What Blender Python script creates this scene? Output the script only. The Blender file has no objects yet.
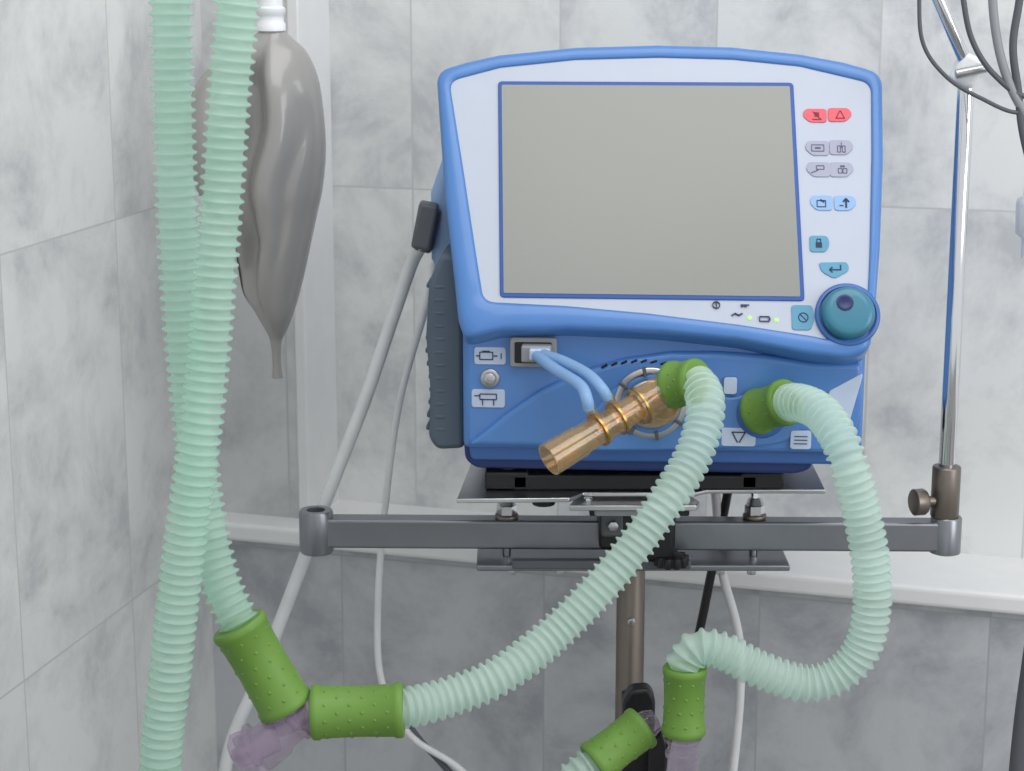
import bpy, bmesh, math, random
from mathutils import Vector, Matrix
random.seed(3)
sc=bpy.context.scene
try:
    sc.view_settings.view_transform='Standard'; sc.view_settings.look='None'
except Exception: pass
V=Vector
# ------------------------------------------------------------------ materials
def lin(c):
    return tuple(((x/255)/12.92 if x/255<=0.04045 else ((x/255+0.055)/1.055)**2.4) for x in c)+(1,)
def mat(name,rgb,rough=.5,metal=0,var=.04,scale=30,trans=0,ior=1.45,coat=0,emit=0,bump=0,bscale=200,alpha=1,translucent=0,clear=0,tint=None):
    m=bpy.data.materials.new(name); m.use_nodes=True; nt=m.node_tree; n=nt.nodes; l=nt.links
    b=n['Principled BSDF']; c=lin(rgb)
    tc=n.new('ShaderNodeTexCoord'); nz=n.new('ShaderNodeTexNoise'); nz.inputs['Scale'].default_value=scale; nz.inputs['Detail'].default_value=4
    l.new(tc.outputs['Object'],nz.inputs['Vector'])
    r=n.new('ShaderNodeValToRGB'); l.new(nz.outputs['Fac'],r.inputs['Fac'])
    r.color_ramp.elements[0].position=.3; r.color_ramp.elements[1].position=.7
    r.color_ramp.elements[0].color=tuple(x*(1-var) for x in c[:3])+(1,)
    r.color_ramp.elements[1].color=tuple(min(1,x*(1+var)) for x in c[:3])+(1,)
    l.new(r.outputs['Color'],b.inputs['Base Color'])
    b.inputs['Roughness'].default_value=rough; b.inputs['Metallic'].default_value=metal
    b.inputs['Transmission Weight'].default_value=trans; b.inputs['IOR'].default_value=ior
    b.inputs['Coat Weight'].default_value=coat; b.inputs['Alpha'].default_value=alpha
    if emit:
        b.inputs['Emission Color'].default_value=c; b.inputs['Emission Strength'].default_value=emit
    if bump:
        n2=n.new('ShaderNodeTexNoise'); n2.inputs['Scale'].default_value=bscale; l.new(tc.outputs['Object'],n2.inputs['Vector'])
        bp=n.new('ShaderNodeBump'); bp.inputs['Strength'].default_value=bump; bp.inputs['Distance'].default_value=.001
        l.new(n2.outputs['Fac'],bp.inputs['Height']); l.new(bp.outputs['Normal'],b.inputs['Normal'])
    if translucent:
        t=n.new('ShaderNodeBsdfTranslucent'); l.new(r.outputs['Color'],t.inputs['Color'])
        mx=n.new('ShaderNodeMixShader'); mx.inputs[0].default_value=translucent
        l.new(b.outputs[0],mx.inputs[1]); l.new(t.outputs[0],mx.inputs[2]); l.new(mx.outputs[0],n['Material Output'].inputs['Surface'])
    if clear:   # thin clear moulding: tinted see-through wall with a glossy skin stronger at grazing angles
        t=n.new('ShaderNodeBsdfTransparent'); t.inputs['Color'].default_value=lin(tint or rgb)
        gl=n.new('ShaderNodeBsdfGlossy'); gl.inputs['Roughness'].default_value=.10; gl.inputs['Color'].default_value=(.95,.95,.95,1)
        lw=n.new('ShaderNodeLayerWeight'); lw.inputs['Blend'].default_value=.5
        pw=n.new('ShaderNodeMath'); pw.operation='POWER'; l.new(lw.outputs['Facing'],pw.inputs[0]); pw.inputs[1].default_value=2.5
        ma=n.new('ShaderNodeMath'); ma.operation='MULTIPLY_ADD'; l.new(pw.outputs[0],ma.inputs[0]); ma.inputs[1].default_value=.35; ma.inputs[2].default_value=.05
        m1=n.new('ShaderNodeMixShader'); l.new(b.outputs[0],m1.inputs[1]); l.new(t.outputs[0],m1.inputs[2])
        mc=n.new('ShaderNodeMath'); mc.operation='MULTIPLY_ADD'; l.new(pw.outputs[0],mc.inputs[0]); mc.inputs[1].default_value=-.35; mc.inputs[2].default_value=clear; l.new(mc.outputs[0],m1.inputs[0])
        mx=n.new('ShaderNodeMixShader'); l.new(ma.outputs[0],mx.inputs[0])
        l.new(m1.outputs[0],mx.inputs[1]); l.new(gl.outputs[0],mx.inputs[2]); l.new(mx.outputs[0],n['Material Output'].inputs['Surface'])
    return m
BLUE=mat('blue_plastic',(76,124,188),.36,coat=.25,var=.02,bump=.1,bscale=900)
BLUED=mat('blue_plastic_deep',(56,100,166),.42,coat=.15,var=.02)
SHADEBLUE=mat('shaded_blue_base',(32,54,108),.45)  # lower base blue, darkened to carry the shade beneath the body
LBLUE=mat('pale_blue_shell',(140,168,208),.4)
PANEL=mat('silver_white_panel',(180,187,202),.42,var=.015)
SCRB=mat('screen_border_blue',(38,82,156),.4)
SCR=mat('lcd_off_glass',(139,140,136),.25,var=.015,scale=3)
GREYH=mat('slate_grip_rubber',(80,92,106),.6)
GREY=mat('grey_plastic',(140,142,146),.5)
DGREY=mat('dark_grey_plastic',(84,86,92),.5)
BLACK=mat('black_plastic',(22,22,25),.4)
STEEL=mat('brushed_steel',(190,190,192),.3,metal=1,scale=80)
DSTEEL=mat('painted_steel_rail',(134,136,142),.3,metal=.75)
BSTEEL=mat('bronze_steel',(126,117,110),.38,metal=.8)
CHROME=mat('chrome',(220,221,225),.12,metal=1,var=.01)
AMBER=mat('amber_polysulfone',(222,196,150),.2,clear=.90,tint=(246,230,200),var=.03)
BRASS=mat('brass',(170,134,74),.28,metal=.9)
def hose_mat(name,rgb,rgb2):
    m=bpy.data.materials.new(name); m.use_nodes=True; nt=m.node_tree; n=nt.nodes; l=nt.links; b=n['Principled BSDF']
    tc=n.new('ShaderNodeTexCoord'); nz=n.new('ShaderNodeTexNoise'); nz.inputs['Scale'].default_value=14; l.new(tc.outputs['Object'],nz.inputs['Vector'])
    r=n.new('ShaderNodeValToRGB'); l.new(nz.outputs['Fac'],r.inputs['Fac']); r.color_ramp.elements[0].position=.3; r.color_ramp.elements[1].position=.7
    r.color_ramp.elements[0].color=lin(rgb); r.color_ramp.elements[1].color=lin(rgb2); l.new(r.outputs['Color'],b.inputs['Base Color'])
    b.inputs['Roughness'].default_value=.22
    t=n.new('ShaderNodeBsdfTranslucent'); l.new(r.outputs['Color'],t.inputs['Color'])
    tr=n.new('ShaderNodeBsdfTransparent'); tr.inputs['Color'].default_value=lin((236,248,243))
    mx=n.new('ShaderNodeMixShader'); mx.inputs[0].default_value=.45; l.new(b.outputs[0],mx.inputs[1]); l.new(t.outputs[0],mx.inputs[2])
    m2=n.new('ShaderNodeMixShader'); m2.inputs[0].default_value=.46; l.new(mx.outputs[0],m2.inputs[1]); l.new(tr.outputs[0],m2.inputs[2])
    l.new(m2.outputs[0],n['Material Output'].inputs['Surface']); return m
MINT=hose_mat('mint_hose',(212,239,226),(220,243,232))
MINT2=hose_mat('mint_hose_pale',(228,246,238),(235,249,243))
GREEN=mat('green_cuff_rubber',(104,143,60),.5,var=.06,translucent=.05)
CLEAR=mat('smoky_clear_plastic',(206,194,208),.2,clear=.90,tint=(238,230,240))
MILKY=mat('milky_clear_plastic',(228,230,234),.3,clear=.6)
BLUT=mat('blue_sensor_tube',(156,194,234),.22,translucent=.35)
RUB=mat('bag_rubber',(148,146,144),.27,var=.03,scale=12,bump=.03,bscale=300,coat=.4)
CABLE=mat('white_cable',(216,216,218),.45)
GCABLE=mat('grey_cable',(204,206,208),.5)
WHITE=mat('white_plastic',(228,230,232),.4)
LABEL=mat('label_white',(184,197,220),.5)
INK=mat('ink_dark',(40,52,80),.6)
RED=mat('button_red',(222,92,104),.45)
BGREY=mat('button_grey',(162,164,184),.5)
BLBL=mat('button_blue',(140,176,218),.5)
TEAL=mat('button_teal',(90,150,180),.5)
KNOB=mat('knob_teal',(48,116,140),.38,coat=.3)
KNOBD=mat('knob_dimple',(26,40,92),.3)
LED=mat('green_led',(150,225,90),.3,emit=1.2)
TRIM=mat('white_trim',(226,226,226),.45,var=.02)

def tile(name,W,H,s0,z0,base,dark,seed,along='x'):
    m=bpy.data.materials.new(name); m.use_nodes=True; nt=m.node_tree; n=nt.nodes; l=nt.links
    b=n['Principled BSDF']; tc=n.new('ShaderNodeTexCoord'); sp=n.new('ShaderNodeSeparateXYZ'); l.new(tc.outputs['Object'],sp.inputs[0])
    def M(op,a,bv=None):
        x=n.new('ShaderNodeMath'); x.operation=op
        for i,q in enumerate((a,bv)):
            if q is None: continue
            if isinstance(q,(int,float)): x.inputs[i].default_value=q
            else: l.new(q,x.inputs[i])
        return x.outputs[0]
    def cell(o,off,size):
        q=M('DIVIDE',M('SUBTRACT',o,off),size); fl=M('FLOOR',q); fr=M('SUBTRACT',q,fl)
        d=M('MULTIPLY',M('MINIMUM',fr,M('SUBTRACT',1.0,fr)),size); return fl,d
    f1,d1=cell(sp.outputs['X'],s0,W); f2,d2=cell(sp.outputs['Z'],z0,H)
    g=M('LESS_THAN',M('MINIMUM',d1,d2),.0012)
    cb=n.new('ShaderNodeCombineXYZ'); l.new(M('MULTIPLY',f1,3.7),cb.inputs[0]); l.new(M('MULTIPLY',f2,5.3),cb.inputs[2]); cb.inputs[1].default_value=seed
    ad=n.new('ShaderNodeVectorMath'); ad.operation='ADD'; l.new(tc.outputs['Object'],ad.inputs[0]); l.new(cb.outputs[0],ad.inputs[1])
    n1=n.new('ShaderNodeTexNoise'); n1.inputs['Scale'].default_value=6.0; n1.inputs['Detail'].default_value=12; n1.inputs['Roughness'].default_value=.68; n1.inputs['Distortion'].default_value=.3
    l.new(ad.outputs[0],n1.inputs['Vector'])
    r=n.new('ShaderNodeValToRGB'); l.new(n1.outputs['Fac'],r.inputs['Fac'])
    e=r.color_ramp.elements; e[0].position=.38; e[0].color=lin(dark); e[1].position=.57; e[1].color=lin(base)
    x=e.new(.47); x.color=lin(tuple((a*.6+c*.4) for a,c in zip(base,dark)))
    mx=n.new('ShaderNodeMix'); mx.data_type='RGBA'; l.new(g,mx.inputs['Factor']); l.new(r.outputs['Color'],mx.inputs['A']); mx.inputs['B'].default_value=lin(tuple(min(255,c*.87) for c in base))
    l.new(mx.outputs['Result'],b.inputs['Base Color']); b.inputs['Roughness'].default_value=.36
    bp=n.new('ShaderNodeBump'); bp.inputs['Strength'].default_value=.3; bp.inputs['Distance'].default_value=.0008; bp.invert=True
    l.new(g,bp.inputs['Height']); l.new(bp.outputs['Normal'],b.inputs['Normal'])
    return m
# ------------------------------------------------------------------ helpers
def group(name,loc=(0,0,0)):
    e=bpy.data.objects.new(name,None); e.location=loc; e.empty_display_size=.05; sc.collection.objects.link(e); return e
def fin(bm,name,parent,m,smooth=True,M=None,bevel=0,segs=3,ang=40):
    bmesh.ops.recalc_face_normals(bm,faces=bm.faces)
    me=bpy.data.meshes.new(name); bm.to_mesh(me); bm.free()
    if M is not None: me.transform(M)
    o=bpy.data.objects.new(name,me); sc.collection.objects.link(o); me.materials.append(m)
    if smooth:
        for p in me.polygons: p.use_smooth=True
        try: me.set_sharp_from_angle(angle=math.radians(ang))
        except Exception: pass
    if bevel:
        b=o.modifiers.new('bevel','BEVEL'); b.width=bevel; b.segments=segs; b.limit_method='ANGLE'; b.angle_limit=math.radians(35)
        b.harden_normals=False
    if parent:
        o.parent=parent; o.matrix_parent_inverse=Matrix.Translation(-parent.location)
    return o
def box(name,parent,c,s,m,bevel=.002,M=None,rot=None):
    bm=bmesh.new(); bmesh.ops.create_cube(bm,size=1); bmesh.ops.scale(bm,vec=s,verts=bm.verts)
    if rot is not None: bmesh.ops.rotate(bm,cent=(0,0,0),matrix=rot,verts=bm.verts)
    bmesh.ops.translate(bm,vec=c,verts=bm.verts)
    return fin(bm,name,parent,m,True,M,bevel)
def axes(d):
    d=V(d).normalized(); a=V((0,0,1)) if abs(d.z)<.9 else V((0,1,0)); x=d.cross(a).normalized(); return x,x.cross(d).normalized(),d
def lathe(name,parent,p0,d,prof,m,M=None,seg=40,closed=True):
    x,y,z=axes(d); p0=V(p0); bm=bmesh.new(); R=[]
    for (t,r) in prof:
        R.append([bm.verts.new(p0+z*t+(x*math.cos(2*math.pi*i/seg)+y*math.sin(2*math.pi*i/seg))*max(r,1e-5)) for i in range(seg)])
    for a,b in zip(R,R[1:]):
        for i in range(seg): bm.faces.new((a[i],a[(i+1)%seg],b[(i+1)%seg],b[i]))
    if closed: bm.faces.new(R[0]); bm.faces.new(R[-1])
    return fin(bm,name,parent,m,True,M,ang=50)
def cyl(name,parent,p0,p1,r,m,M=None,r2=None,e=None,seg=36):
    p0=V(p0);p1=V(p1);L=(p1-p0).length; r2=r if r2 is None else r2; e=min(r,r2)*.15 if e is None else e
    return lathe(name,parent,p0,p1-p0,[(0,r-e),(e*.3,r-e*.3),(e,r),(L-e,r2),(L-e*.3,r2-e*.3),(L,r2-e)],m,M,seg)
def spline(pts,step):
    P=[V(p) for p in pts]; P=[P[0]*2-P[1]]+P+[P[-1]*2-P[-2]]; D=[]
    for i in range(1,len(P)-2):
        a,b,c,d=P[i-1:i+3]
        for k in range(40):
            t=k/40; D.append(.5*((2*b)+(c-a)*t+(2*a-5*b+4*c-d)*t*t+(3*b-a-3*c+d)*t**3))
    D.append(P[-2]); 
    for _ in range(6): D=[D[0]]+[(D[i-1]+D[i]*2+D[i+1])/4 for i in range(1,len(D)-1)]+[D[-1]]
    out=[D[0]]; acc=0; nxt=step
    for a,b in zip(D,D[1:]):
        L=(b-a).length
        while acc+L>=nxt and L>0:
            out.append(a.lerp(b,(nxt-acc)/L)); nxt+=step
        acc+=L
    return out,acc
def sweep(name,parent,pts,rf,m,step=.006,seg=14,M=None,flat=1,cap=True):
    P,L=spline(pts,step); bm=bmesh.new(); R=[]; n=None
    for i,p in enumerate(P):
        t=(P[min(i+1,len(P)-1)]-P[max(i-1,0)]).normalized()
        if n is None: n=axes(t)[0]
        n=(n-t*n.dot(t)).normalized(); b=t.cross(n); r=rf(i*step,L) if callable(rf) else rf
        R.append([bm.verts.new(p+(n*math.cos(2*math.pi*k/seg)+b*math.sin(2*math.pi*k/seg)*flat)*r) for k in range(seg)])
    for a,b in zip(R,R[1:]):
        for i in range(seg): bm.faces.new((a[i],a[(i+1)%seg],b[(i+1)%seg],b[i]))
    if cap: bm.faces.new(R[0]); bm.faces.new(R[-1])
    return fin(bm,name,parent,m,True,M,ang=60 if not callable(rf) else 75)
PITCH=.0088
def corr(rout,rin,pitch=PITCH):
    prof=[rin,rin,rin+(rout-rin)*.2,rout*.995,rout,rin+(rout-rin)*.2]
    def f(s,L):
        return prof[int(round(s/(pitch/6)))%6]
    return f
def hose(name,parent,pts,rout,m,M=None,pitch=PITCH):
    return sweep(name,parent,pts,corr(rout,rout*.79,pitch),m,step=pitch/6,seg=28,M=M,cap=False)
def cuff(name,parent,p0,p1,r,m=None,M=None,studs=True):
    m=m or GREEN; p0=V(p0);p1=V(p1);L=(p1-p0).length
    o=lathe(name,parent,p0,p1-p0,[(0,r*.6),(0,r*1.0),(.002,r*1.06),(.007,r*1.06),(.009,r),(L*.5,r*.96),(L-.009,r),(L-.007,r*1.06),(L-.002,r*1.06),(L,r),(L,r*.6)],m,M)
    if studs:
        x,y,z=axes(p1-p0); bm=bmesh.new(); rows=max(2,int((L-.02)/.011))
        for a in range(rows):
            for k in range(10):
                th=2*math.pi*(k+(a%2)*.5)/10; t=.014+(L-.028)*a/max(1,rows-1)
                rr=r*(.96+.04*abs(t/L-.5)*2)
                c=p0+z*t+(x*math.cos(th)+y*math.sin(th))*(rr-.0011)
                bmesh.ops.create_uvsphere(bm,u_segments=10,v_segments=8,radius=.0021,matrix=Matrix.Translation(c))
        fin(bm,name+'_studs',parent,m,True,M)
    return o
def prism(name,parent,poly,m,M,d0,d1,bevel=0,segs=3):
    bm=bmesh.new(); a=[bm.verts.new((x,d0,z)) for x,z in poly]; b=[bm.verts.new((x,d1,z)) for x,z in poly]
    bm.faces.new(a); bm.faces.new(b)
    for i in range(len(poly)): j=(i+1)%len(poly); bm.faces.new((a[i],a[j],b[j],b[i]))
    return fin(bm,name,parent,m,True,M,bevel,segs)
def rrect(cx,cz,w,h,r,n=6):
    out=[]
    for sx,sz,a0 in ((1,1,0),(-1,1,90),(-1,-1,180),(1,-1,270)):
        for k in range(n+1):
            a=math.radians(a0+90*k/n); out.append((cx+sx*(w/2-r)+r*math.cos(a),cz+sz*(h/2-r)+r*math.sin(a)))
    return out
def chaikin(pts,it=3,f=.25):
    for _ in range(it):
        o=[]
        for i in range(len(pts)):
            a=pts[i];b=pts[(i+1)%len(pts)]
            o+= [(a[0]*(1-f)+b[0]*f,a[1]*(1-f)+b[1]*f),(a[0]*f+b[0]*(1-f),a[1]*f+b[1]*(1-f))]
        pts=o
    return pts
def roundcorners(pts,r=.012,n=6):
    out=[]; N=len(pts)
    for i in range(N):
        p=V(pts[i]);a=V(pts[i-1]);b=V(pts[(i+1)%N]); la=(a-p).length; lb=(b-p).length
        da=(a-p)/la; db=(b-p)/lb; ang=da.angle(db)
        if ang>math.radians(165): out.append(tuple(p)); continue
        rr=min(r,la*.45,lb*.45); s=p+da*rr; e=p+db*rr
        for k in range(n+1):
            t=k/n; q=s*(1-t)**2+p*2*t*(1-t)+e*t*t; out.append((q.x,q.y))
    return out
def polar(poly,c,N):
    out=[]
    for k in range(N):
        a=2*math.pi*k/N; d=V((math.cos(a),math.sin(a))); best=None
        for i in range(len(poly)):
            p=V(poly[i])-V(c); q=V(poly[(i+1)%len(poly)])-V(c); e=q-p
            den=d.x*e.y-d.y*e.x
            if abs(den)<1e-12: continue
            t=(p.x*e.y-p.y*e.x)/den; s=(p.x*d.y-p.y*d.x)/den
            if t>0 and -1e-6<=s<=1+1e-6 and (best is None or t>best): best=t
        out.append((c[0]+d.x*best,c[1]+d.y*best))
    return out
# ------------------------------------------------------------------ room
K=V((-.4158,.62,0)); YW=math.radians(-17); YL=math.radians(14)
WB=Matrix.Translation(K)@Matrix.Rotation(YW,4,'Z')            # x along back wall, y into wall
TB=tile('tile_marble_back',.21,.49,.049,.19,(222,223,221),(188,190,192),1.3)
TPIL=tile('tile_marble_pilaster',.21,.49,-.1,.19,(208,209,208),(178,180,182),3.3)
TLOW=tile('tile_marble_lower',.29,.49,.20,.19,(186,188,191),(154,156,161),7.1)
TL=tile('tile_marble_left',.29,.49,0,.19,(218,219,218),(185,187,189),4.2)
FLOORM=tile('floor_tile',.3,.3,0,0,(150,148,144),(128,126,124),2.2)
def wallbox(name,M,x0,x1,y0,y1,z0,z1,m,bev=0):
    bm=bmesh.new(); bmesh.ops.create_cube(bm,size=1)
    bmesh.ops.scale(bm,vec=(x1-x0,y1-y0,z1-z0),verts=bm.verts); bmesh.ops.translate(bm,vec=((x0+x1)/2,(y0+y1)/2,(z0+z1)/2),verts=bm.verts)
    o=fin(bm,name,None,m,False); o.matrix_world=M
    if bev:
        b=o.modifiers.new('b','BEVEL'); b.width=bev; b.segments=3
    return o
wallbox('wall_back',WB,.02,3.0,.107,.25,0,2.6,TB)
wallbox('wall_pilaster',WB,-.02,.124,0,.25,0,2.6,TPIL)
wallbox('trim_1',WB,.124,.141,-.003,.108,.70,2.6,TRIM,.003)
wallbox('wall_lower',WB,0,3.0,-.035,.107,0,.69,TLOW)
wallbox('trim_2',WB,-.01,3.0,-.05,.112,.690,.716,TRIM,.006)
ML=Matrix.Translation(K)@Matrix.Rotation(math.radians(-90)-YL,4,'Z')
wallbox('wall_left',ML,-.3,3.2,-.15,0,0,2.6,TL)
wallbox('floor',Matrix.Identity(4),-2.2,3.2,-3.2,1.2,-.06,0,FLOORM)
# ------------------------------------------------------------------ ventilator
O=V((.159,0,1.022)); DM=Matrix.Translation(O)@Matrix.Rotation(math.radians(-4),4,'Z')
vent=group('medical_ventilator',tuple(O))
T=math.radians(26)
SH=Matrix.Identity(4); SH[0][2]=-.024
FM=DM@Matrix.Translation((0,-.03,.077))@Matrix.Rotation(-T,4,'X')@SH   # face frame x=u, z=v, -y outward
outer=[(-.243,.297),(-.21,.3075),(-.175,.316),(-.09,.3255),(0,.3285),(.08,.3265),(.153,.3185),(.20,.3095),(.241,.297),(.2385,.20),(.2315,.10),(.225,.04),(.217,-.012),(.195,-.022),(.15,-.017),(.08,-.004),(0,.003),(-.10,.006),(-.17,.003),(-.208,-.006),(-.215,.015),(-.220,.06),(-.231,.15)]
outer=roundcorners(outer,.016,10)
inner=[(-.228,.284),(-.172,.3000),(-.09,.3095),(0,.3125),(.08,.3105),(.152,.3030),(.228,.284),(.2255,.20),(.2195,.09),(.2165,.05),(.2115,.045),(.20,-.001),(.17,-.001),(.155,.002),(.081,.013),(-.014,.024),(-.10,.031),(-.188,.0345),(-.197,.09),(-.211,.18)]
inner=roundcorners(inner,.012,8)
N=720; c=(0,.15); po=polar(outer,c,N); pi_=polar(inner,c,N)
bm=bmesh.new(); rings=[]
for f,h in ((0,.055),(0,.008),(.05,.0045),(.15,.0018),(.3,.0004),(.5,0),(.85,0),(.95,.0008),(1,.003),(1,.006)):
    rings.append([bm.verts.new((a[0]*(1-f)+b[0]*f,h,a[1]*(1-f)+b[1]*f)) for a,b in zip(po,pi_)])
for a,b in zip(rings,rings[1:]):
    for i in range(N): bm.faces.new((a[i],a[(i+1)%N],b[(i+1)%N],b[i]))
bm.faces.new(rings[0])
fin(bm,'fascia_frame',vent,BLUE,True,FM,ang=60)
prism('fascia_panel',vent,pi_,PANEL,FM,.0025,.03)
prism('screen_border',vent,roundcorners([(-.1745,.284),(.145,.284),(.1505,.0395),(-.1705,.0395)],.005),SCRB,FM,.0008,.01,.0008)
prism('screen_glass',vent,roundcorners([(-.1705,.2795),(.141,.2795),(.146,.044),(-.1665,.044)],.002),SCR,FM,.0002,.01)
FB=FM@Matrix.Translation((0,-.001,0))
def btn(name,u,v,w,h,m,style=0,icon=0):
    if style==1: poly=[(u-w/2,v),(u-w*.36,v+h/2),(u+w/2,v+h/2),(u+w/2,v-h/2),(u-w*.2,v-h/2)]
    elif style==2: poly=[(u-w/2,v-h/2),(u-w/2,v+h/2),(u+w*.36,v+h/2),(u+w/2,v),(u+w*.2,v-h/2)]
    elif style==3: poly=[(u-w/2,v+h/2),(u+w*.4,v+h/2),(u+w/2,v),(u+w*.3,v-h/2),(u-w/2,v-h*.5)]
    elif style==4: poly=[(u-w*.5,v+h*.45),(u+w*.45,v+h/2),(u+w/2,v),(u,v-h/2),(u-w*.4,v-h*.1)]
    poly=roundcorners(poly,.004)
    prism(name,vent,poly,m,FB,.0022,.006,.0004,2)
def glyph(name,rects,m=INK,M=None,y0=.0017,y1=.0035,par=None):
    bm=bmesh.new()
    for (x,z,w,h,a) in rects:
        R=Matrix.Translation((x,(y0+y1)/2,z))@Matrix.Rotation(a,4,'Y')
        bmesh.ops.create_cube(bm,size=1,matrix=R@Matrix.Diagonal((w,y1-y0,h,1)))
    fin(bm,name,par or vent,m,False,FB if M is None else M)
def frame_rects(x,z,w,h,t): return [(x,z+h/2,w,t,0),(x,z-h/2,w,t,0),(x-w/2,z,t,h,0),(x+w/2,z,t,h,0)]
btn('button_alarm_silence',.1665,.2465,.026,.0155,RED,1); btn('button_alarm_reset',.194,.2475,.026,.0155,RED,2)
glyph('icon_alarm',[(.169,.2475,.005,.005,0),(.169,.242,.010,.0012,0),(.169,.2465,.012,.0010,.8)]+[(.1915,.2475,.0010,.010,.45),(.1965,.2475,.0010,.010,-.45),(.194,.2435,.010,.0010,0)],mat('ink_red',(130,36,56)))
for i,(u,v,st) in enumerate([(.168,.2095,1),(.1945,.2105,2),(.1685,.1855,1),(.194,.1855,2)]):
    btn('button_grey_%d'%i,u,v,.026,.0165,BGREY,st)
glyph('icon_grey',frame_rects(.169,.2095,.013,.007,.0008)+[(.169,.2095,.006,.002,0)]+frame_rects(.1915,.2085,.003,.007,.0008)+frame_rects(.1965,.2085,.003,.007,.0008)+[(.194,.213,.0008,.006,0)]
      +frame_rects(.171,.1875,.008,.004,.0008)+[(.165,.183,.008,.001,-.4)]+frame_rects(.192,.184,.004,.005,.0008)+frame_rects(.197,.184,.004,.005,.0008)+[(.1945,.189,.005,.002,0)],mat('ink_grey',(80,84,112)))
btn('button_blue_a',.1705,.148,.024,.0165,BLBL,1); btn('button_blue_b',.1965,.148,.024,.0165,BLBL,2)
glyph('icon_blue',frame_rects(.171,.147,.009,.007,.0009)+[(.172,.15,.005,.002,.5),(.197,.147,.002,.009,0),(.1955,.151,.0018,.005,.7),(.1985,.151,.0018,.005,-.7),(.192,.145,.004,.0012,0)])
btn('button_lock',.168,.1025,.021,.018,TEAL,3); btn('button_enter',.182,.0735,.032,.0185,TEAL,4); btn('button_cancel',.1485,.0215,.024,.027,TEAL,3)
glyph('icon_teal',[(.167,.101,.0065,.0055,0)]+frame_rects(.167,.1055,.004,.004,.0010)+[(.183,.074,.012,.0014,0),(.189,.0765,.0014,.006,0),(.179,.0755,.0014,.004,.8),(.179,.0725,.0014,.004,-.8)])
NT=12
glyph('icon_cancel',[(.1485+.0048*math.cos(2*math.pi*k/NT),.0215+.0048*math.sin(2*math.pi*k/NT),.0028,.0010,-(2*math.pi*k/NT)+math.pi/2) for k in range(NT)]+[(.1485,.0215,.009,.0010,.8)])
glyph('icon_status',[(.058+.0036*math.cos(2*math.pi*k/10),.034+.0036*math.sin(2*math.pi*k/10),.0024,.0008,-(2*math.pi*k/10)+math.pi/2) for k in range(10)]+[(.058,.034,.0009,.006,0),(.088,.0345,.009,.0008,0),(.085,.0328,.0028,.0008,0),(.0885,.0328,.0028,.0008,0),(.076,.0240,.005,.0012,-.5),(.0795,.0240,.005,.0012,.5),(.083,.0240,.005,.0012,-.5)]+frame_rects(.108,.0195,.010,.005,.0009)+[(.1137,.0195,.0012,.0025,0)],INK)
for i,(u,v) in enumerate([(.0925,.0205),(.1205,.0185)]):
    lathe('led_%d'%i,vent,(u,.0035,v),(0,-1,0),[(0,.002),(.001,.002),(.0018,.001)],LED,FB,16)
lathe('knob_recess',vent,(.1945,.004,.025),(0,-1,0),[(0,.034),(.004,.034),(.0055,.0325),(.0055,.030),(.002,.0295)],BLUED,FM,64)
lathe('control_knob',vent,(.1945,.003,.025),(0,-1,0),[(0,.0275),(.012,.0275),(.016,.026),(.018,.023),(.0185,.018),(.0185,.0)],KNOB,FM,64)
lathe('knob_dimple',vent,(.1905,-.0153,.0335),(0,-1,0),[(0,.0088),(.0008,.0088),(.0012,.0075),(.0006,.005),(.0005,0)],KNOBD,FM,32)
# body
bm=bmesh.new(); prof=[(0,-.058),(0,.07),(.008,.088),(.145,.335),(.19,.345),(.27,.31),(.28,.28),(.28,-.058)]
A=[bm.verts.new((-.213,y,z)) for y,z in prof]; B=[bm.verts.new((.217,y,z)) for y,z in prof]
bm.faces.new(A); bm.faces.new(B)
for i in range(len(prof)): j=(i+1)%len(prof); bm.faces.new((A[i],A[j],B[j],B[i]))
fin(bm,'main_body',vent,BLUE,True,DM,.008,4)
rear=[(-.2,.31),(-.240,.262),(-.260,.205),(-.260,.13),(-.238,.09),(-.224,-.05),(.205,-.05),(.212,.09),(.215,.2),(.215,.262),(.19,.31)]
prism('rear_housing',vent,rear,LBLUE,DM,.12,.27,.012,4)
prism('base_tray',vent,roundcorners([(-.214,-.05),(.17,-.05),(.165,-.078),(.15,-.084),(-.20,-.084),(-.212,-.075)],.01),SHADEBLUE,DM,.015,.26,.004)
prism('base_skirt',vent,roundcorners([(-.208,-.05),(.212,-.05),(.206,-.070),(-.205,-.072)],.006),BLUED,DM,.006,.26,.003)
g=[(-.214,.148),(-.238,.152),(-.252,.12),(-.256,.06),(-.252,.0),(-.254,-.055),(-.245,-.068),(-.214,-.066)]
prism('side_grip',vent,roundcorners(g,.008),GREYH,DM,.03,.12,.006,3)
for k in range(12): box('grip_rib',vent,(-.2535+.002*math.sin(k),.072,.115-k*.0145),(.004,.07,.0055),GREYH,.0018,DM)
for k in range(12): box('grip_front_rib',vent,(-.2405,.0315,.115-k*.0145),(.012,.004,.0045),GREYH,.0015,DM)
arc=[(-.208,-.052),(-.190,-.038),(-.165,-.016),(-.13,.010),(-.09,.030),(-.04,.046),(.01,.054),(.06,.055),(.11,.052),(.16,.045),(.212,.045),(.215,0),(.207,-.035),(.19,-.054)]
prism('port_bay',vent,arc,BLUE,DM,-.010,.01,.006,4)
arc2=[(-.12,-.055),(-.105,-.035),(-.07,-.012),(-.055,.012),(-.02,.032),(.02,.034),(.05,.02),(.07,.005),(.095,.012),(.13,.014),(.15,0),(.153,-.02),(.14,-.04),(.11,-.047),(.06,-.05),(-.02,-.054)]
prism('port_bay_recess',vent,chaikin(arc2,2),BLUE,DM,-.0135,.0,.003,3)
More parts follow.
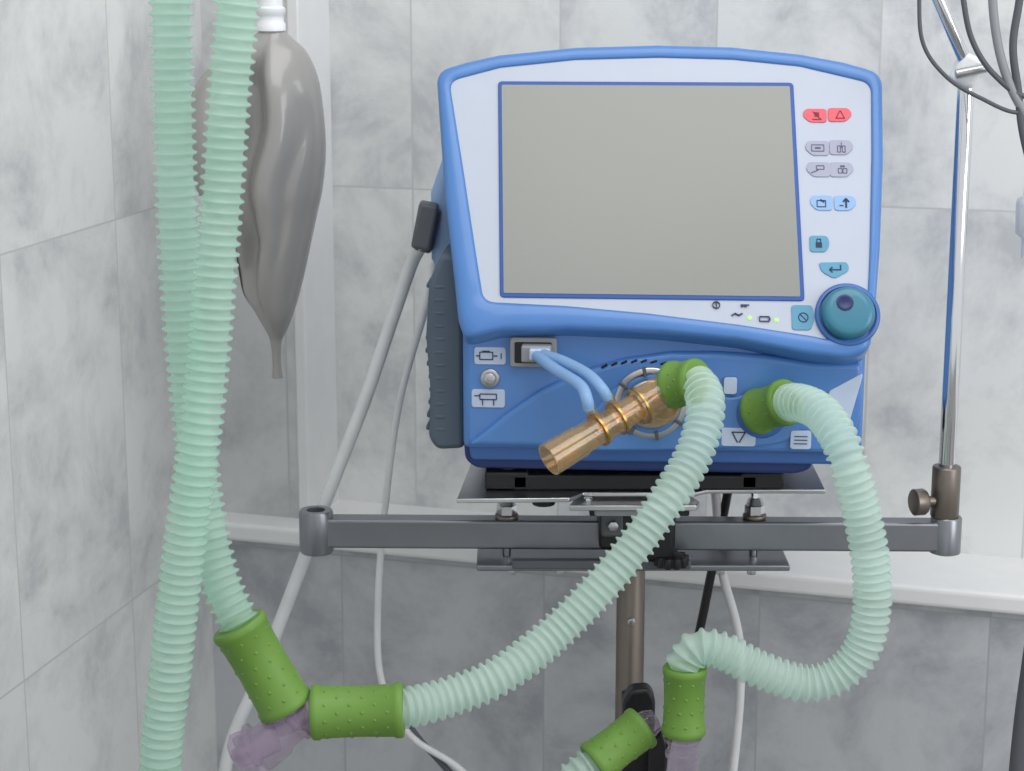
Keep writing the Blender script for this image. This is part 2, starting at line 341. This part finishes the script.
glyph('vent_slots',[(-.060+.0105*k,.0385+.0085*math.sin(k*.30)-.00012*k*k,.0070,.0022,-.55+.04*k) for k in range(12)],BLACK,DM,-.0104,-.008)
def plate(name,u,w,ww,hh,m,y=-.0012,r=.003): prism(name,vent,rrect(u,w,ww,hh,r),m,DM,y,y+.003,.0004,2)
plate('label_aux',-.183,.046,.034,.019,LABEL); plate('label_nebuliser',-.185,-.001,.036,.020,LABEL,-.0012)
glyph('label_icons',frame_rects(-.187,.046,.014,.008,.001)+[(-.187,.051,.008,.0012,0),(-.177,.046,.004,.0012,0),(-.196,.046,.004,.0012,0),(-.171,.046,.001,.006,0)]+frame_rects(-.185,.001,.018,.006,.001)+[(-.191,-.005,.001,.007,0),(-.179,-.005,.001,.007,0),(-.197,.002,.006,.001,0)],INK,DM,-.002,-.001)
plate('label_inspiration',.084,-.036,.036,.020,LABEL,-.0145)
glyph('label_triangle',[(.080,-.036,.0012,.013,-.5),(.088,-.036,.0012,.013,.5),(.084,-.0305,.014,.0012,0)],INK,DM,-.0153,-.014)
plate('label_expiration',.150,-.038,.022,.020,LABEL,-.0145)
plate('label_to_patient',.074,.020,.014,.018,LABEL,-.0145)
glyph('label_lines',[(.150,-.034+.0-.004*k,.014,.0008,0) for k in range(3)],INK,DM,-.0153,-.014)
prism('badge_triangle',vent,roundcorners([(.176,.014),(.214,.036),(.200,-.022)],.006),LABEL,DM,-.0118,-.006,.0008)
lathe('oxygen_jack',vent,(-.183,.002,.0215),(0,-1,0),[(0,.0105),(.004,.0105),(.005,.0095),(.005,.007),(.009,.007),(.010,.006),(.010,.003),(.004,.003)],STEEL,DM,36)
prism('sensor_port_frame',vent,rrect(-.136,.052,.050,.032,.003),GREY,DM,-.010,.004,.0015)
prism('sensor_port_socket',vent,rrect(-.136,.052,.040,.023,.002),BLACK,DM,-.0108,-.002,.0005)
prism('sensor_plug',vent,rrect(-.132,.053,.032,.018,.002),GREY,DM,-.024,-.004,.002)
prism('sensor_plug_tip',vent,rrect(-.128,.054,.022,.012,.002),LABEL,DM,-.032,-.02,.002)
# ports
lathe('expiratory_port',vent,(-.010,-.008,-.001),(0,-1,0),[(0,.040),(.004,.040),(.006,.038),(.006,.033),(.003,.032),(.003,.028),(.010,.027),(.012,.025),(.012,.015)],STEEL,DM,64)
for k in range(8):
    a=k*math.pi/4+.2; box('port_lug',vent,(-.010+.0355*math.cos(a),-.015,-.001+.0355*math.sin(a)),(.010,.003,.004),DGREY,.0008,DM,Matrix.Rotation(-a,3,'Y'))
lathe('inspiratory_port',vent,(.108,-.010,-.010),(0,-1,0),[(0,.027),(.004,.027),(.006,.025),(.006,.021),(.012,.020),(.014,.018)],BLUED,DM,48)
lathe('flow_sensor_body',vent,(-.008,-.014,.0),(.22,-1,.22),[(0,.023),(.012,.023),(.013,.020),(.03,.020),(.031,.023),(.036,.023),(.037,.019),(.055,.018),(.055,.0155),(.0,.0175)],AMBER,DM,48,False)
lathe('flow_sensor_core',vent,(-.008,-.014,.0),(.22,-1,.22),[(0,.010),(.02,.010),(.022,.006),(.04,.006)],BRASS,DM,32)
tA=V((.150,-.085,1.048)); tB=V((.037,-.150,.9955)); td=(tB-tA); TLn=td.length; tn=td.normalized()
lathe('tee_tube',vent,tA,td,[(-.012,.012),(-.01,.0168),(.02,.0175),(.021,.0195),(.03,.0195),(.031,.0152),(.05,.0152),(.051,.0172),(.055,.0172),(.056,.0152),(.07,.0152),(.071,.0172),(.076,.0172),(.077,.0152),(.10,.0152),(.101,.0168),(TLn,.0174),(TLn,.0150),(.10,.0130),(-.010,.0130)],AMBER,None,48,False)
lathe('tee_membrane',vent,tA,td,[(.058,.003),(.058,.0125),(.061,.0125),(.061,.003),(.080,.003),(.080,.0045),(.03,.0045),(.03,.003)],BRASS,None,32)
for k,t in enumerate((.054,.078)):
    p=tA+tn*t; cyl('tee_nipple_%d'%k,vent,p+V((-.003,-.001,.010)),p+V((-.010,-.004,.026)),.0058,AMBER)
for k,t in enumerate((.026,.054,.078)):
    p=tA+tn*t
    lathe('tee_ring_%d'%k,vent,p-tn*.002,td,[(0,.0154),(0,.0180 if k else .0202),(.0026,.0180 if k else .0202),(.0026,.0154),(0,.0154)],BRASS,None,48,False)
def dl(u,y,w): return V(DM@V((u,y,w)))
q=[tA+tn*t+V((-.010,-.004,.022)) for t in (.054,.078)]
s0=dl(-.124,-.030,.054); e0=q[0]+V((-.005,-.002,.010))
sweep('sensor_tube_a',vent,[tuple(s0),tuple(s0.lerp(e0,.3)+V((.004,-.004,.004))),tuple(s0.lerp(e0,.7)+V((.004,-.004,.005))),tuple(e0),tuple(q[0])],.0062,BLUT,.004)
s1=dl(-.131,-.030,.053); e1=q[1]+V((-.002,-.003,.012))
sweep('sensor_tube_b',vent,[tuple(s1),tuple(s1.lerp(e1,.3)+V((.003,-.006,.001))),tuple(s1.lerp(e1,.75)+V((.006,-.006,.004))),tuple(e1),tuple(q[1])],.0062,BLUT,.004)
box('side_plug',vent,(-.262,.12,.165),(.020,.03,.05),DGREY,.004,DM,Matrix.Rotation(.25,3,'Y'))
# ------------------------------------------------------------------ breathing circuit
circ=group('breathing_circuit',(.2,-.12,.95))
cuff('cuff_expiratory',circ,(.164,-.078,1.056),(.190,-.102,1.064),.0235)
hose('hose_expiratory',circ,[(.181,-.094,1.061),(.190,-.108,1.062),(.1945,-.132,1.050),(.190,-.150,1.026),(.176,-.168,.996),(.1487,-.19,.959),(.1051,-.21,.904),(.047,-.23,.846),(-.0116,-.26,.809),(-.0691,-.28,.792),(-.115,-.30,.789)],.0200,MINT2)
cuff('cuff_inspiratory',circ,(.260,-.022,1.014),(.288,-.058,1.034),.0235)
hose('hose_inspiratory',circ,[(.283,-.052,1.030),(.296,-.080,1.038),(.313,-.115,1.036),(.3268,-.145,1.018),(.3365,-.16,.991),(.3484,-.16,.950),(.3600,-.16,.9015),(.3650,-.16,.850),(.3580,-.16,.802),(.3352,-.16,.772),(.2998,-.16,.7615),(.2532,-.16,.7765),(.2150,-.16,.7965),(.190,-.16,.800),(.1775,-.16,.785),(.1765,-.16,.772)],.0200,MINT2)
cuff('cuff_lower',circ,(.1765,-.16,.780),(.1765,-.16,.707),.0215)
lathe('clear_adapter',circ,(.1765,-.16,.712),(0,0,-1),[(0,.015),(.008,.015),(.009,.019),(.013,.019),(.014,.016),(.024,.016),(.025,.0185),(.029,.0185),(.03,.0165),(.07,.016),(.075,.03),(.16,.028),(.17,.01)],CLEAR)
cuff('cuff_second',circ,(.137,-.135,.705),(.084,-.158,.672),.0225)
hose('hose_second',circ,[(.09,-.155,.676),(.06,-.165,.655),(.02,-.17,.60),(.0,-.17,.5),(.03,-.1,.4),(.08,.0,.35)],.0195,MINT2)
lathe('hose_second_adapter',circ,(.132,-.136,.702),(.8,.35,.30),[(0,.015),(.012,.015),(.02,.012)],CLEAR)
cuff('cuff_patient_a',circ,(-.258,-.30,.876),(-.214,-.30,.792),.0258)
cuff('cuff_patient_b',circ,(-.190,-.30,.787),(-.103,-.30,.7895),.0250)
lathe('wye_arm_a',circ,(-.197,-.30,.787),(-.048,-.01,-.040),[(-.012,.012),(-.01,.018),(.008,.018),(.009,.022),(.013,.022),(.014,.018),(.03,.018),(.034,.021),(.06,.021),(.063,.026),(.068,.026),(.07,.018),(.078,.018),(.079,.012)],CLEAR)
lathe('wye_arm_b',circ,(-.185,-.30,.787),(-1,0,-.02),[(-.02,.014),(.0,.017),(.004,.017),(.005,.021),(.009,.021),(.01,.017),(.024,.016),(.03,.010)],CLEAR)
lathe('wye_arm_c',circ,(-.221,-.30,.800),(.3,0,-.55),[(-.01,.014),(.006,.017),(.012,.018),(.03,.018)],CLEAR)
lathe('wye_mouth',circ,(-.225,-.305,.765),(-.9,-.05,-.35),[(0,.015),(.02,.016),(.021,.021),(.026,.021),(.027,.017),(.04,.017),(.045,.010)],CLEAR)
hose('hose_limb_a',circ,[(-.300,-.25,1.70),(-.303,-.262,1.55),(-.304,-.27,1.451),(-.3055,-.27,1.345),(-.3055,-.27,1.245),(-.303,-.27,1.151),(-.298,-.27,1.066),(-.289,-.28,.981),(-.275,-.29,.916),(-.250,-.30,.862)],.0202,MINT,pitch=.0095)
hose('hose_limb_b',circ,[(-.215,-.31,1.70),(-.226,-.318,1.55),(-.237,-.322,1.452),(-.248,-.322,1.366),(-.256,-.322,1.287),(-.265,-.324,1.207),(-.273,-.326,1.134),(-.283,-.33,1.062),(-.296,-.33,.986),(-.308,-.33,.910),(-.319,-.33,.831),(-.331,-.33,.741),(-.335,-.32,.60),(-.32,-.3,.45),(-.25,-.2,.36)],.0202,MINT,pitch=.0095)
# ------------------------------------------------------------------ stand
st=group('equipment_stand',(.14,.12,0))
RM=Matrix.Translation((.134,.0865,.847))@Matrix.Rotation(math.radians(-1.2),4,'Z')
box('rail',st,(0,0,0),(.70,.026,.034),DSTEEL,.003,RM)
lathe('rail_end_boss',st,(-.357,0,-.025),(0,0,1),[(0,.014),(0,.018),(.003,.0195),(.047,.0195),(.050,.018),(.050,.0105),(.03,.010)],DSTEEL,RM)
lathe('rail_end_boss_right',st,(.357,0,-.022),(0,0,1),[(0,.012),(.002,.0175),(.042,.0175),(.044,.016),(.044,.01)],DSTEEL,RM)
PX,PY=.4885,.079
cyl('pole_sleeve',st,(PX,PY,.868),(PX,PY,.928),.0160,BSTEEL)
cyl('iv_pole',st,(PX,PY,.83),(PX,PY,1.375),.0092,CHROME)
lathe('sleeve_knob',st,(PX-.012,PY-.004,.888),(-1,-.25,0),[(0,.006),(.012,.006),(.012,.013),(.015,.015),(.026,.015),(.028,.012)],BSTEEL)
cyl('column',st,(.138,.12,.10),(.138,.12,.812),.0165,BSTEEL)
cyl('column_screw',st,(.138,.104,.735),(.138,.100,.735),.0045,STEEL)
cyl('column_outer',st,(.138,.12,.08),(.138,.12,.50),.024,DSTEEL)
box('lower_plate',st,(.136,.095,.8165),(.352,.09,.007),DSTEEL,.002)
box('lower_clamp_block',st,(.100,.05,.822),(.20,.012,.010),DGREY,.002)
def hplate(name,poly,z0,z1,m,bev=.001):
    bm=bmesh.new(); a=[bm.verts.new((x,y,z0)) for x,y in poly]; b=[bm.verts.new((x,y,z1)) for x,y in poly]
    bm.faces.new(a); bm.faces.new(b)
    for i in range(len(poly)): j=(i+1)%len(poly); bm.faces.new((a[i],a[j],b[j],b[i]))
    return fin(bm,name,st,m,True,None,bev,2)
hplate('upper_plate',[(-.060,-.008),(.062,-.004),(.078,.018),(.20,.018),(.215,.030),(.345,.030),(.348,.17),(-.045,.17)],.909,.914,STEEL)
box('rubber_strip',st,(.135,.075,.923),(.27,.10,.018),BLACK,.003)
hplate('slide_bracket',[(.062,-.006),(.20,-.006),(.205,.01),(.19,.05),(.075,.05)],.900,.906,STEEL)
box('slide_rail',st,(.14,.04,.892),(.11,.04,.012),BLACK,.002)
box('slide_lip',st,(.125,.012,.894),(.07,.012,.008),GREY,.002)
for x in (.083,.190): cyl('slide_screw',st,(x,.012,.906),(x,.012,.910),.005,CHROME,seg=6)
box('clamp_body',st,(.140,.085,.865),(.085,.075,.052),BLACK,.004)
box('clamp_front',st,(.150,.05,.862),(.060,.03,.064),BLACK,.005)
box('clamp_jaw',st,(.112,.045,.872),(.026,.02,.030),DGREY,.004)
cyl('clamp_bolt',st,(.112,.034,.872),(.112,.028,.872),.006,STEEL,seg=6)
lathe('clamp_knob',st,(.178,.045,.835),(0,0,-1),[(0,.010),(.002,.0165),(.012,.0165),(.014,.013)],BLACK)
for k in range(10):
    a=k*math.pi/5; cyl('clamp_knob_lobe',st,(.178+.0155*math.cos(a),.045+.0155*math.sin(a),.834),(.178+.0155*math.cos(a),.045+.0155*math.sin(a),.822),.004,BLACK,seg=12)
for x in (-.006,.275):
    box('foot_block',st,(x,.045,.925),(.048,.04,.020),BLACK,.003)
    cyl('foot_pin',st,(x,.046,.915),(x,.046,.938),.011,BLACK)
    cyl('bolt_shaft',st,(x,.0865,.82),(x,.0865,.91),.005,CHROME)
    lathe('dome_nut',st,(x,.0865,.870),(0,0,1),[(0,.0115),(.010,.0115),(.011,.010),(.017,.008),(.020,.004),(.0215,0)],CHROME,seg=6)
    cyl('washer',st,(x,.0865,.864),(x,.0865,.870),.0135,BSTEEL)
    cyl('nut_upper',st,(x,.0865,.896),(x,.0865,.909),.009,BLACK,seg=6)
for x in (.0,.055,.235,.27): cyl('small_screw',st,(x,.062,.8135),(x,.062,.806),.005,STEEL)
cyl('black_wheel',st,(.035,.04,.894),(.035,.04,.907),.013,BLACK)
for k in range(5):
    a=math.radians(90+72*k+18); d=V((math.cos(a),math.sin(a),0)); b=V((.138,.12,.085)); e=b+d*.27
    sweep('base_leg',st,[tuple(b),tuple(b+d*.14+V((0,0,-.002))),tuple(e+V((0,0,-.01)))],.017,DSTEEL,.02,16)
    cyl('castor_stem',st,tuple(e+V((0,0,-.01))),tuple(e+V((0,0,-.035))),.008,STEEL)
    s=V((-d.y,d.x,0)); w=V((e.x,e.y,.028)); cyl('castor_wheel',st,tuple(w-s*.011),tuple(w+s*.011),.028,BLACK)
cyl('base_hub',st,(.138,.12,.06),(.138,.12,.115),.04,DSTEEL)
box('hose_clip_arm',st,(.138,.03,.64),(.02,.16,.02),BLACK,.004)
prism('hose_clip',st,roundcorners([(-.016,-.13),(-.016,-.01),(-.008,.004),(.012,.006),(.019,-.006),(.019,-.13)],.006),BLACK,Matrix.Translation((.135,-.06,.715)),-.012,.012,.004)
prism('hose_clip_jaw',st,roundcorners([(-.004,-.12),(-.004,-.05),(.010,-.035),(.014,-.05),(.014,-.12)],.004),BLACK,Matrix.Translation((.150,-.085,.715)),-.012,.012,.003)
cyl('upper_arm',st,(.433,.05,1.475),(.486,.065,1.372),.0070,CHROME)
box('pole_clamp',st,(.486,.070,1.368),(.026,.03,.034),WHITE,.006,None,Matrix.Rotation(.4,3,'Y'))
cyl('pole_clamp_pin',st,(.470,.05,1.365),(.505,.05,1.372),.005,STEEL)
# ------------------------------------------------------------------ breathing bag
bag=group('breathing_bag',(-.285,.3,1.4))
rows=[(1.404,-.296,-.272,.011),(1.394,-.305,-.263,.016),(1.375,-.336,-.243,.028),(1.345,-.370,-.230,.042),(1.306,-.3875,-.2245,.052),(1.260,-.390,-.2225,.056),(1.215,-.380,-.227,.055),(1.180,-.360,-.235,.050),(1.150,-.338,-.242,.045),(1.115,-.332,-.250,.040),(1.085,-.3265,-.258,.034),(1.060,-.312,-.266,.026),(1.040,-.301,-.274,.015),(1.026,-.2955,-.281,.0085),(1.000,-.2935,-.283,.006),(.980,-.2945,-.281,.006)]
def cr(a,b,c,d,t): return .5*((2*b)+(c-a)*t+(2*a-5*b+4*c-d)*t*t+(3*b-a-3*c+d)*t**3)
def sm(a,b,x):
    t=max(0,min(1,(x-a)/(b-a))); return t*t*(3-2*t)
R2=[]
for i in range(len(rows)-1):
    a=rows[max(i-1,0)];b=rows[i];c2=rows[i+1];d=rows[min(i+2,len(rows)-1)]
    for k in range(8): R2.append(tuple(cr(a[j],b[j],c2[j],d[j],k/8) for j in range(4)))
R2.append(rows[-1])
ridge=[(1.41,0.05),(1.30,.30),(1.20,.02),(1.10,-.28),(.98,-.2)]
def rid(z):
    for (z0,r0),(z1,r1) in zip(ridge,ridge[1:]):
        if z<=z0 and z>=z1: return r1+(r0-r1)*sm(z1,z0,z)
    return 0
bm=bmesh.new(); SG=128; RR=[]
for (z,xl,xr,dp) in R2:
    cx=(xl+xr)/2; hw=(xr-xl)/2; ring=[]; fx=rid(z)
    amp=sm(1.400,1.33,z)*sm(1.03,1.12,z)
    for k in range(SG):
        a=2*math.pi*k/SG; u=math.cos(a); v=math.sin(a); y=v*dp
        if v<0:
            dlt=fx-u
            y+=amp*dp*(.85*sm(0,.20,dlt)*(1-sm(.20,1.1,dlt))) - amp*dp*.12*math.exp(-((dlt+.14)/.25)**2)
            y+=amp*dp*.10*math.exp(-((u-fx-.42)/.12)**2)*sm(1.36,1.28,z)*sm(1.10,1.18,z)
        else: y-=amp*dp*.4*math.exp(-((u+fx)/.3)**2)
        ring.append(bm.verts.new((cx+hw*u,.30+y,z)))
    RR.append(ring)
for a,b in zip(RR,RR[1:]):
    for i in range(SG): bm.faces.new((a[i],a[(i+1)%SG],b[(i+1)%SG],b[i]))
bm.faces.new(RR[0]); bm.faces.new(RR[-1])
fin(bm,'bag_body',bag,RUB,True,None,ang=80)
lathe('bag_neck_ring',bag,(-.284,.3,1.398),(0,0,1),[(0,.013),(.002,.017),(.010,.017),(.012,.015),(.02,.015),(.022,.017),(.028,.017),(.03,.014),(.08,.014),(.082,.012)],WHITE)
cyl('bag_hanger_tube',bag,(-.284,.3,1.47),(-.284,.3,1.62),.013,GREY)
# ------------------------------------------------------------------ cables
cab=group('gas_supply_hose',(-.2,.16,.9))
sweep('hose_body',cab,[(-.099,.125,1.175),(-.1139,.15,1.146),(-.1376,.16,1.079),(-.1701,.16,.985),(-.2128,.16,.877),(-.2502,.16,.779),(-.2986,.16,.6536),(-.3469,.16,.5243),(-.36,.17,.3),(-.34,.18,.1),(-.28,.2,.009),(-.1,.22,.009)],.0078,GCABLE)
box('hose_plug',cab,(-.097,.125,1.193),(.022,.03,.052),DGREY,.004,None,Matrix.Rotation(.2,3,'Y'))
cab2=group('power_cable',(-.15,.2,.8))
sweep('cable_body',cab2,[(-.09,.2,1.14),(-.098,.2,1.095),(-.1319,.2,.9755),(-.1502,.2,.853),(-.1616,.2,.7278),(-.1590,.2,.6254),(-.125,.2,.554),(-.0615,.2,.5066),(.02,.19,.42),(.09,.17,.25),(.05,.2,.06),(.0,.25,.008)],.0042,CABLE)
sweep('cable_branch',cab2,[(-.140,.21,.585),(-.115,.21,.545),(-.085,.21,.510),(-.03,.2,.44),(.04,.2,.25)],.0042,DGREY)
cab3=group('signal_cable',(.25,.2,.8))
sweep('cable_white',cab3,[(.20,.2,.935),(.236,.2,.90),(.2435,.2,.85),(.2523,.2,.7658),(.2766,.2,.6641),(.272,.2,.5066),(.24,.2,.2),(.26,.25,.008)],.0055,CABLE)
sweep('cable_black',cab3,[(.262,.2,.93),(.2592,.2,.880),(.250,.2,.82),(.2403,.2,.766),(.222,.2,.664),(.1846,.2,.5067),(.18,.2,.3),(.2,.25,.006)],.0055,BLACK)
iv=group('infusion_lines',(.48,.02,1.4))
def ivl(n,p,r,m): sweep(n,iv,p,r,m,.004,12)
ivl('line_dark',[(.41,.0,1.52),(.4166,0,1.464),(.4227,0,1.403),(.448,0,1.367),(.4856,0,1.344),(.532,0,1.329),(.58,.02,1.36),(.60,.03,1.46)],.0022,DGREY)
ivl('line_dark_b',[(.455,.02,1.52),(.462,0,1.45),(.4743,0,1.403),(.4997,0,1.367),(.5375,0,1.345),(.59,.02,1.37)],.0030,DGREY)
ivl('line_grey',[(.490,.0,1.52),(.4926,0,1.45),(.5012,0,1.3983),(.5158,0,1.357),(.539,0,1.316),(.57,0,1.25)],.0048,GREY)
ivl('line_grey_b',[(.524,.0,1.52),(.5213,0,1.45),(.5167,0,1.398),(.5245,0,1.352),(.5335,0,1.302),(.56,0,1.22)],.0042,DGREY)
drip=group('drip_chamber',(.558,.1,1.21))
lathe('chamber',drip,(.567,.1,1.250),(0,0,-1),[(0,.003),(.004,.004),(.02,.0045),(.024,.011),(.03,.012),(.062,.011),(.068,.004),(.09,.003)],MILKY)
sweep('drip_line_top',drip,[(.567,.1,1.245),(.568,.1,1.35),(.58,.1,1.5)],.002,MILKY)
bt=group('bed_rail_tube',(.52,-.1,.7))
sweep('tube',bt,[(.560,-.1,.90),(.5475,-.1,.77),(.540,-.1,.64),(.538,-.1,.4),(.538,-.1,.012)],.010,DGREY)
# ------------------------------------------------------------------ camera and light
cd=bpy.data.cameras.new('camera'); cam=bpy.data.objects.new('camera',cd); sc.collection.objects.link(cam)
cam.location=(0,-2.05,1.5); cam.rotation_euler=(math.radians(90-12.7),0,0); cd.lens=68.94; cd.sensor_width=36; sc.camera=cam
cd.dof.use_dof=True; cd.dof.focus_distance=2.03; cd.dof.aperture_fstop=10
w=bpy.data.worlds.new('world'); sc.world=w; w.use_nodes=True; w.node_tree.nodes['Background'].inputs[0].default_value=(.96,.98,1,1); w.node_tree.nodes['Background'].inputs[1].default_value=.85
def area(name,loc,tgt,size,e,col=(1,1,1)):
    l=bpy.data.lights.new(name,'AREA'); l.shape='RECTANGLE'; l.size=size[0]; l.size_y=size[1]; l.energy=e; l.color=col
    o=bpy.data.objects.new(name,l); sc.collection.objects.link(o); o.location=loc; o.rotation_euler=(V(tgt)-V(loc)).to_track_quat('-Z','Y').to_euler(); return o
area('ceiling_light',(.4,-.9,2.9),(.2,.2,.9),(1.6,1.2),21,(1,.99,.97))
area('window_light',(2.6,-2.0,1.9),(.1,.1,1.0),(1.6,1.8),34,(.96,.98,1))
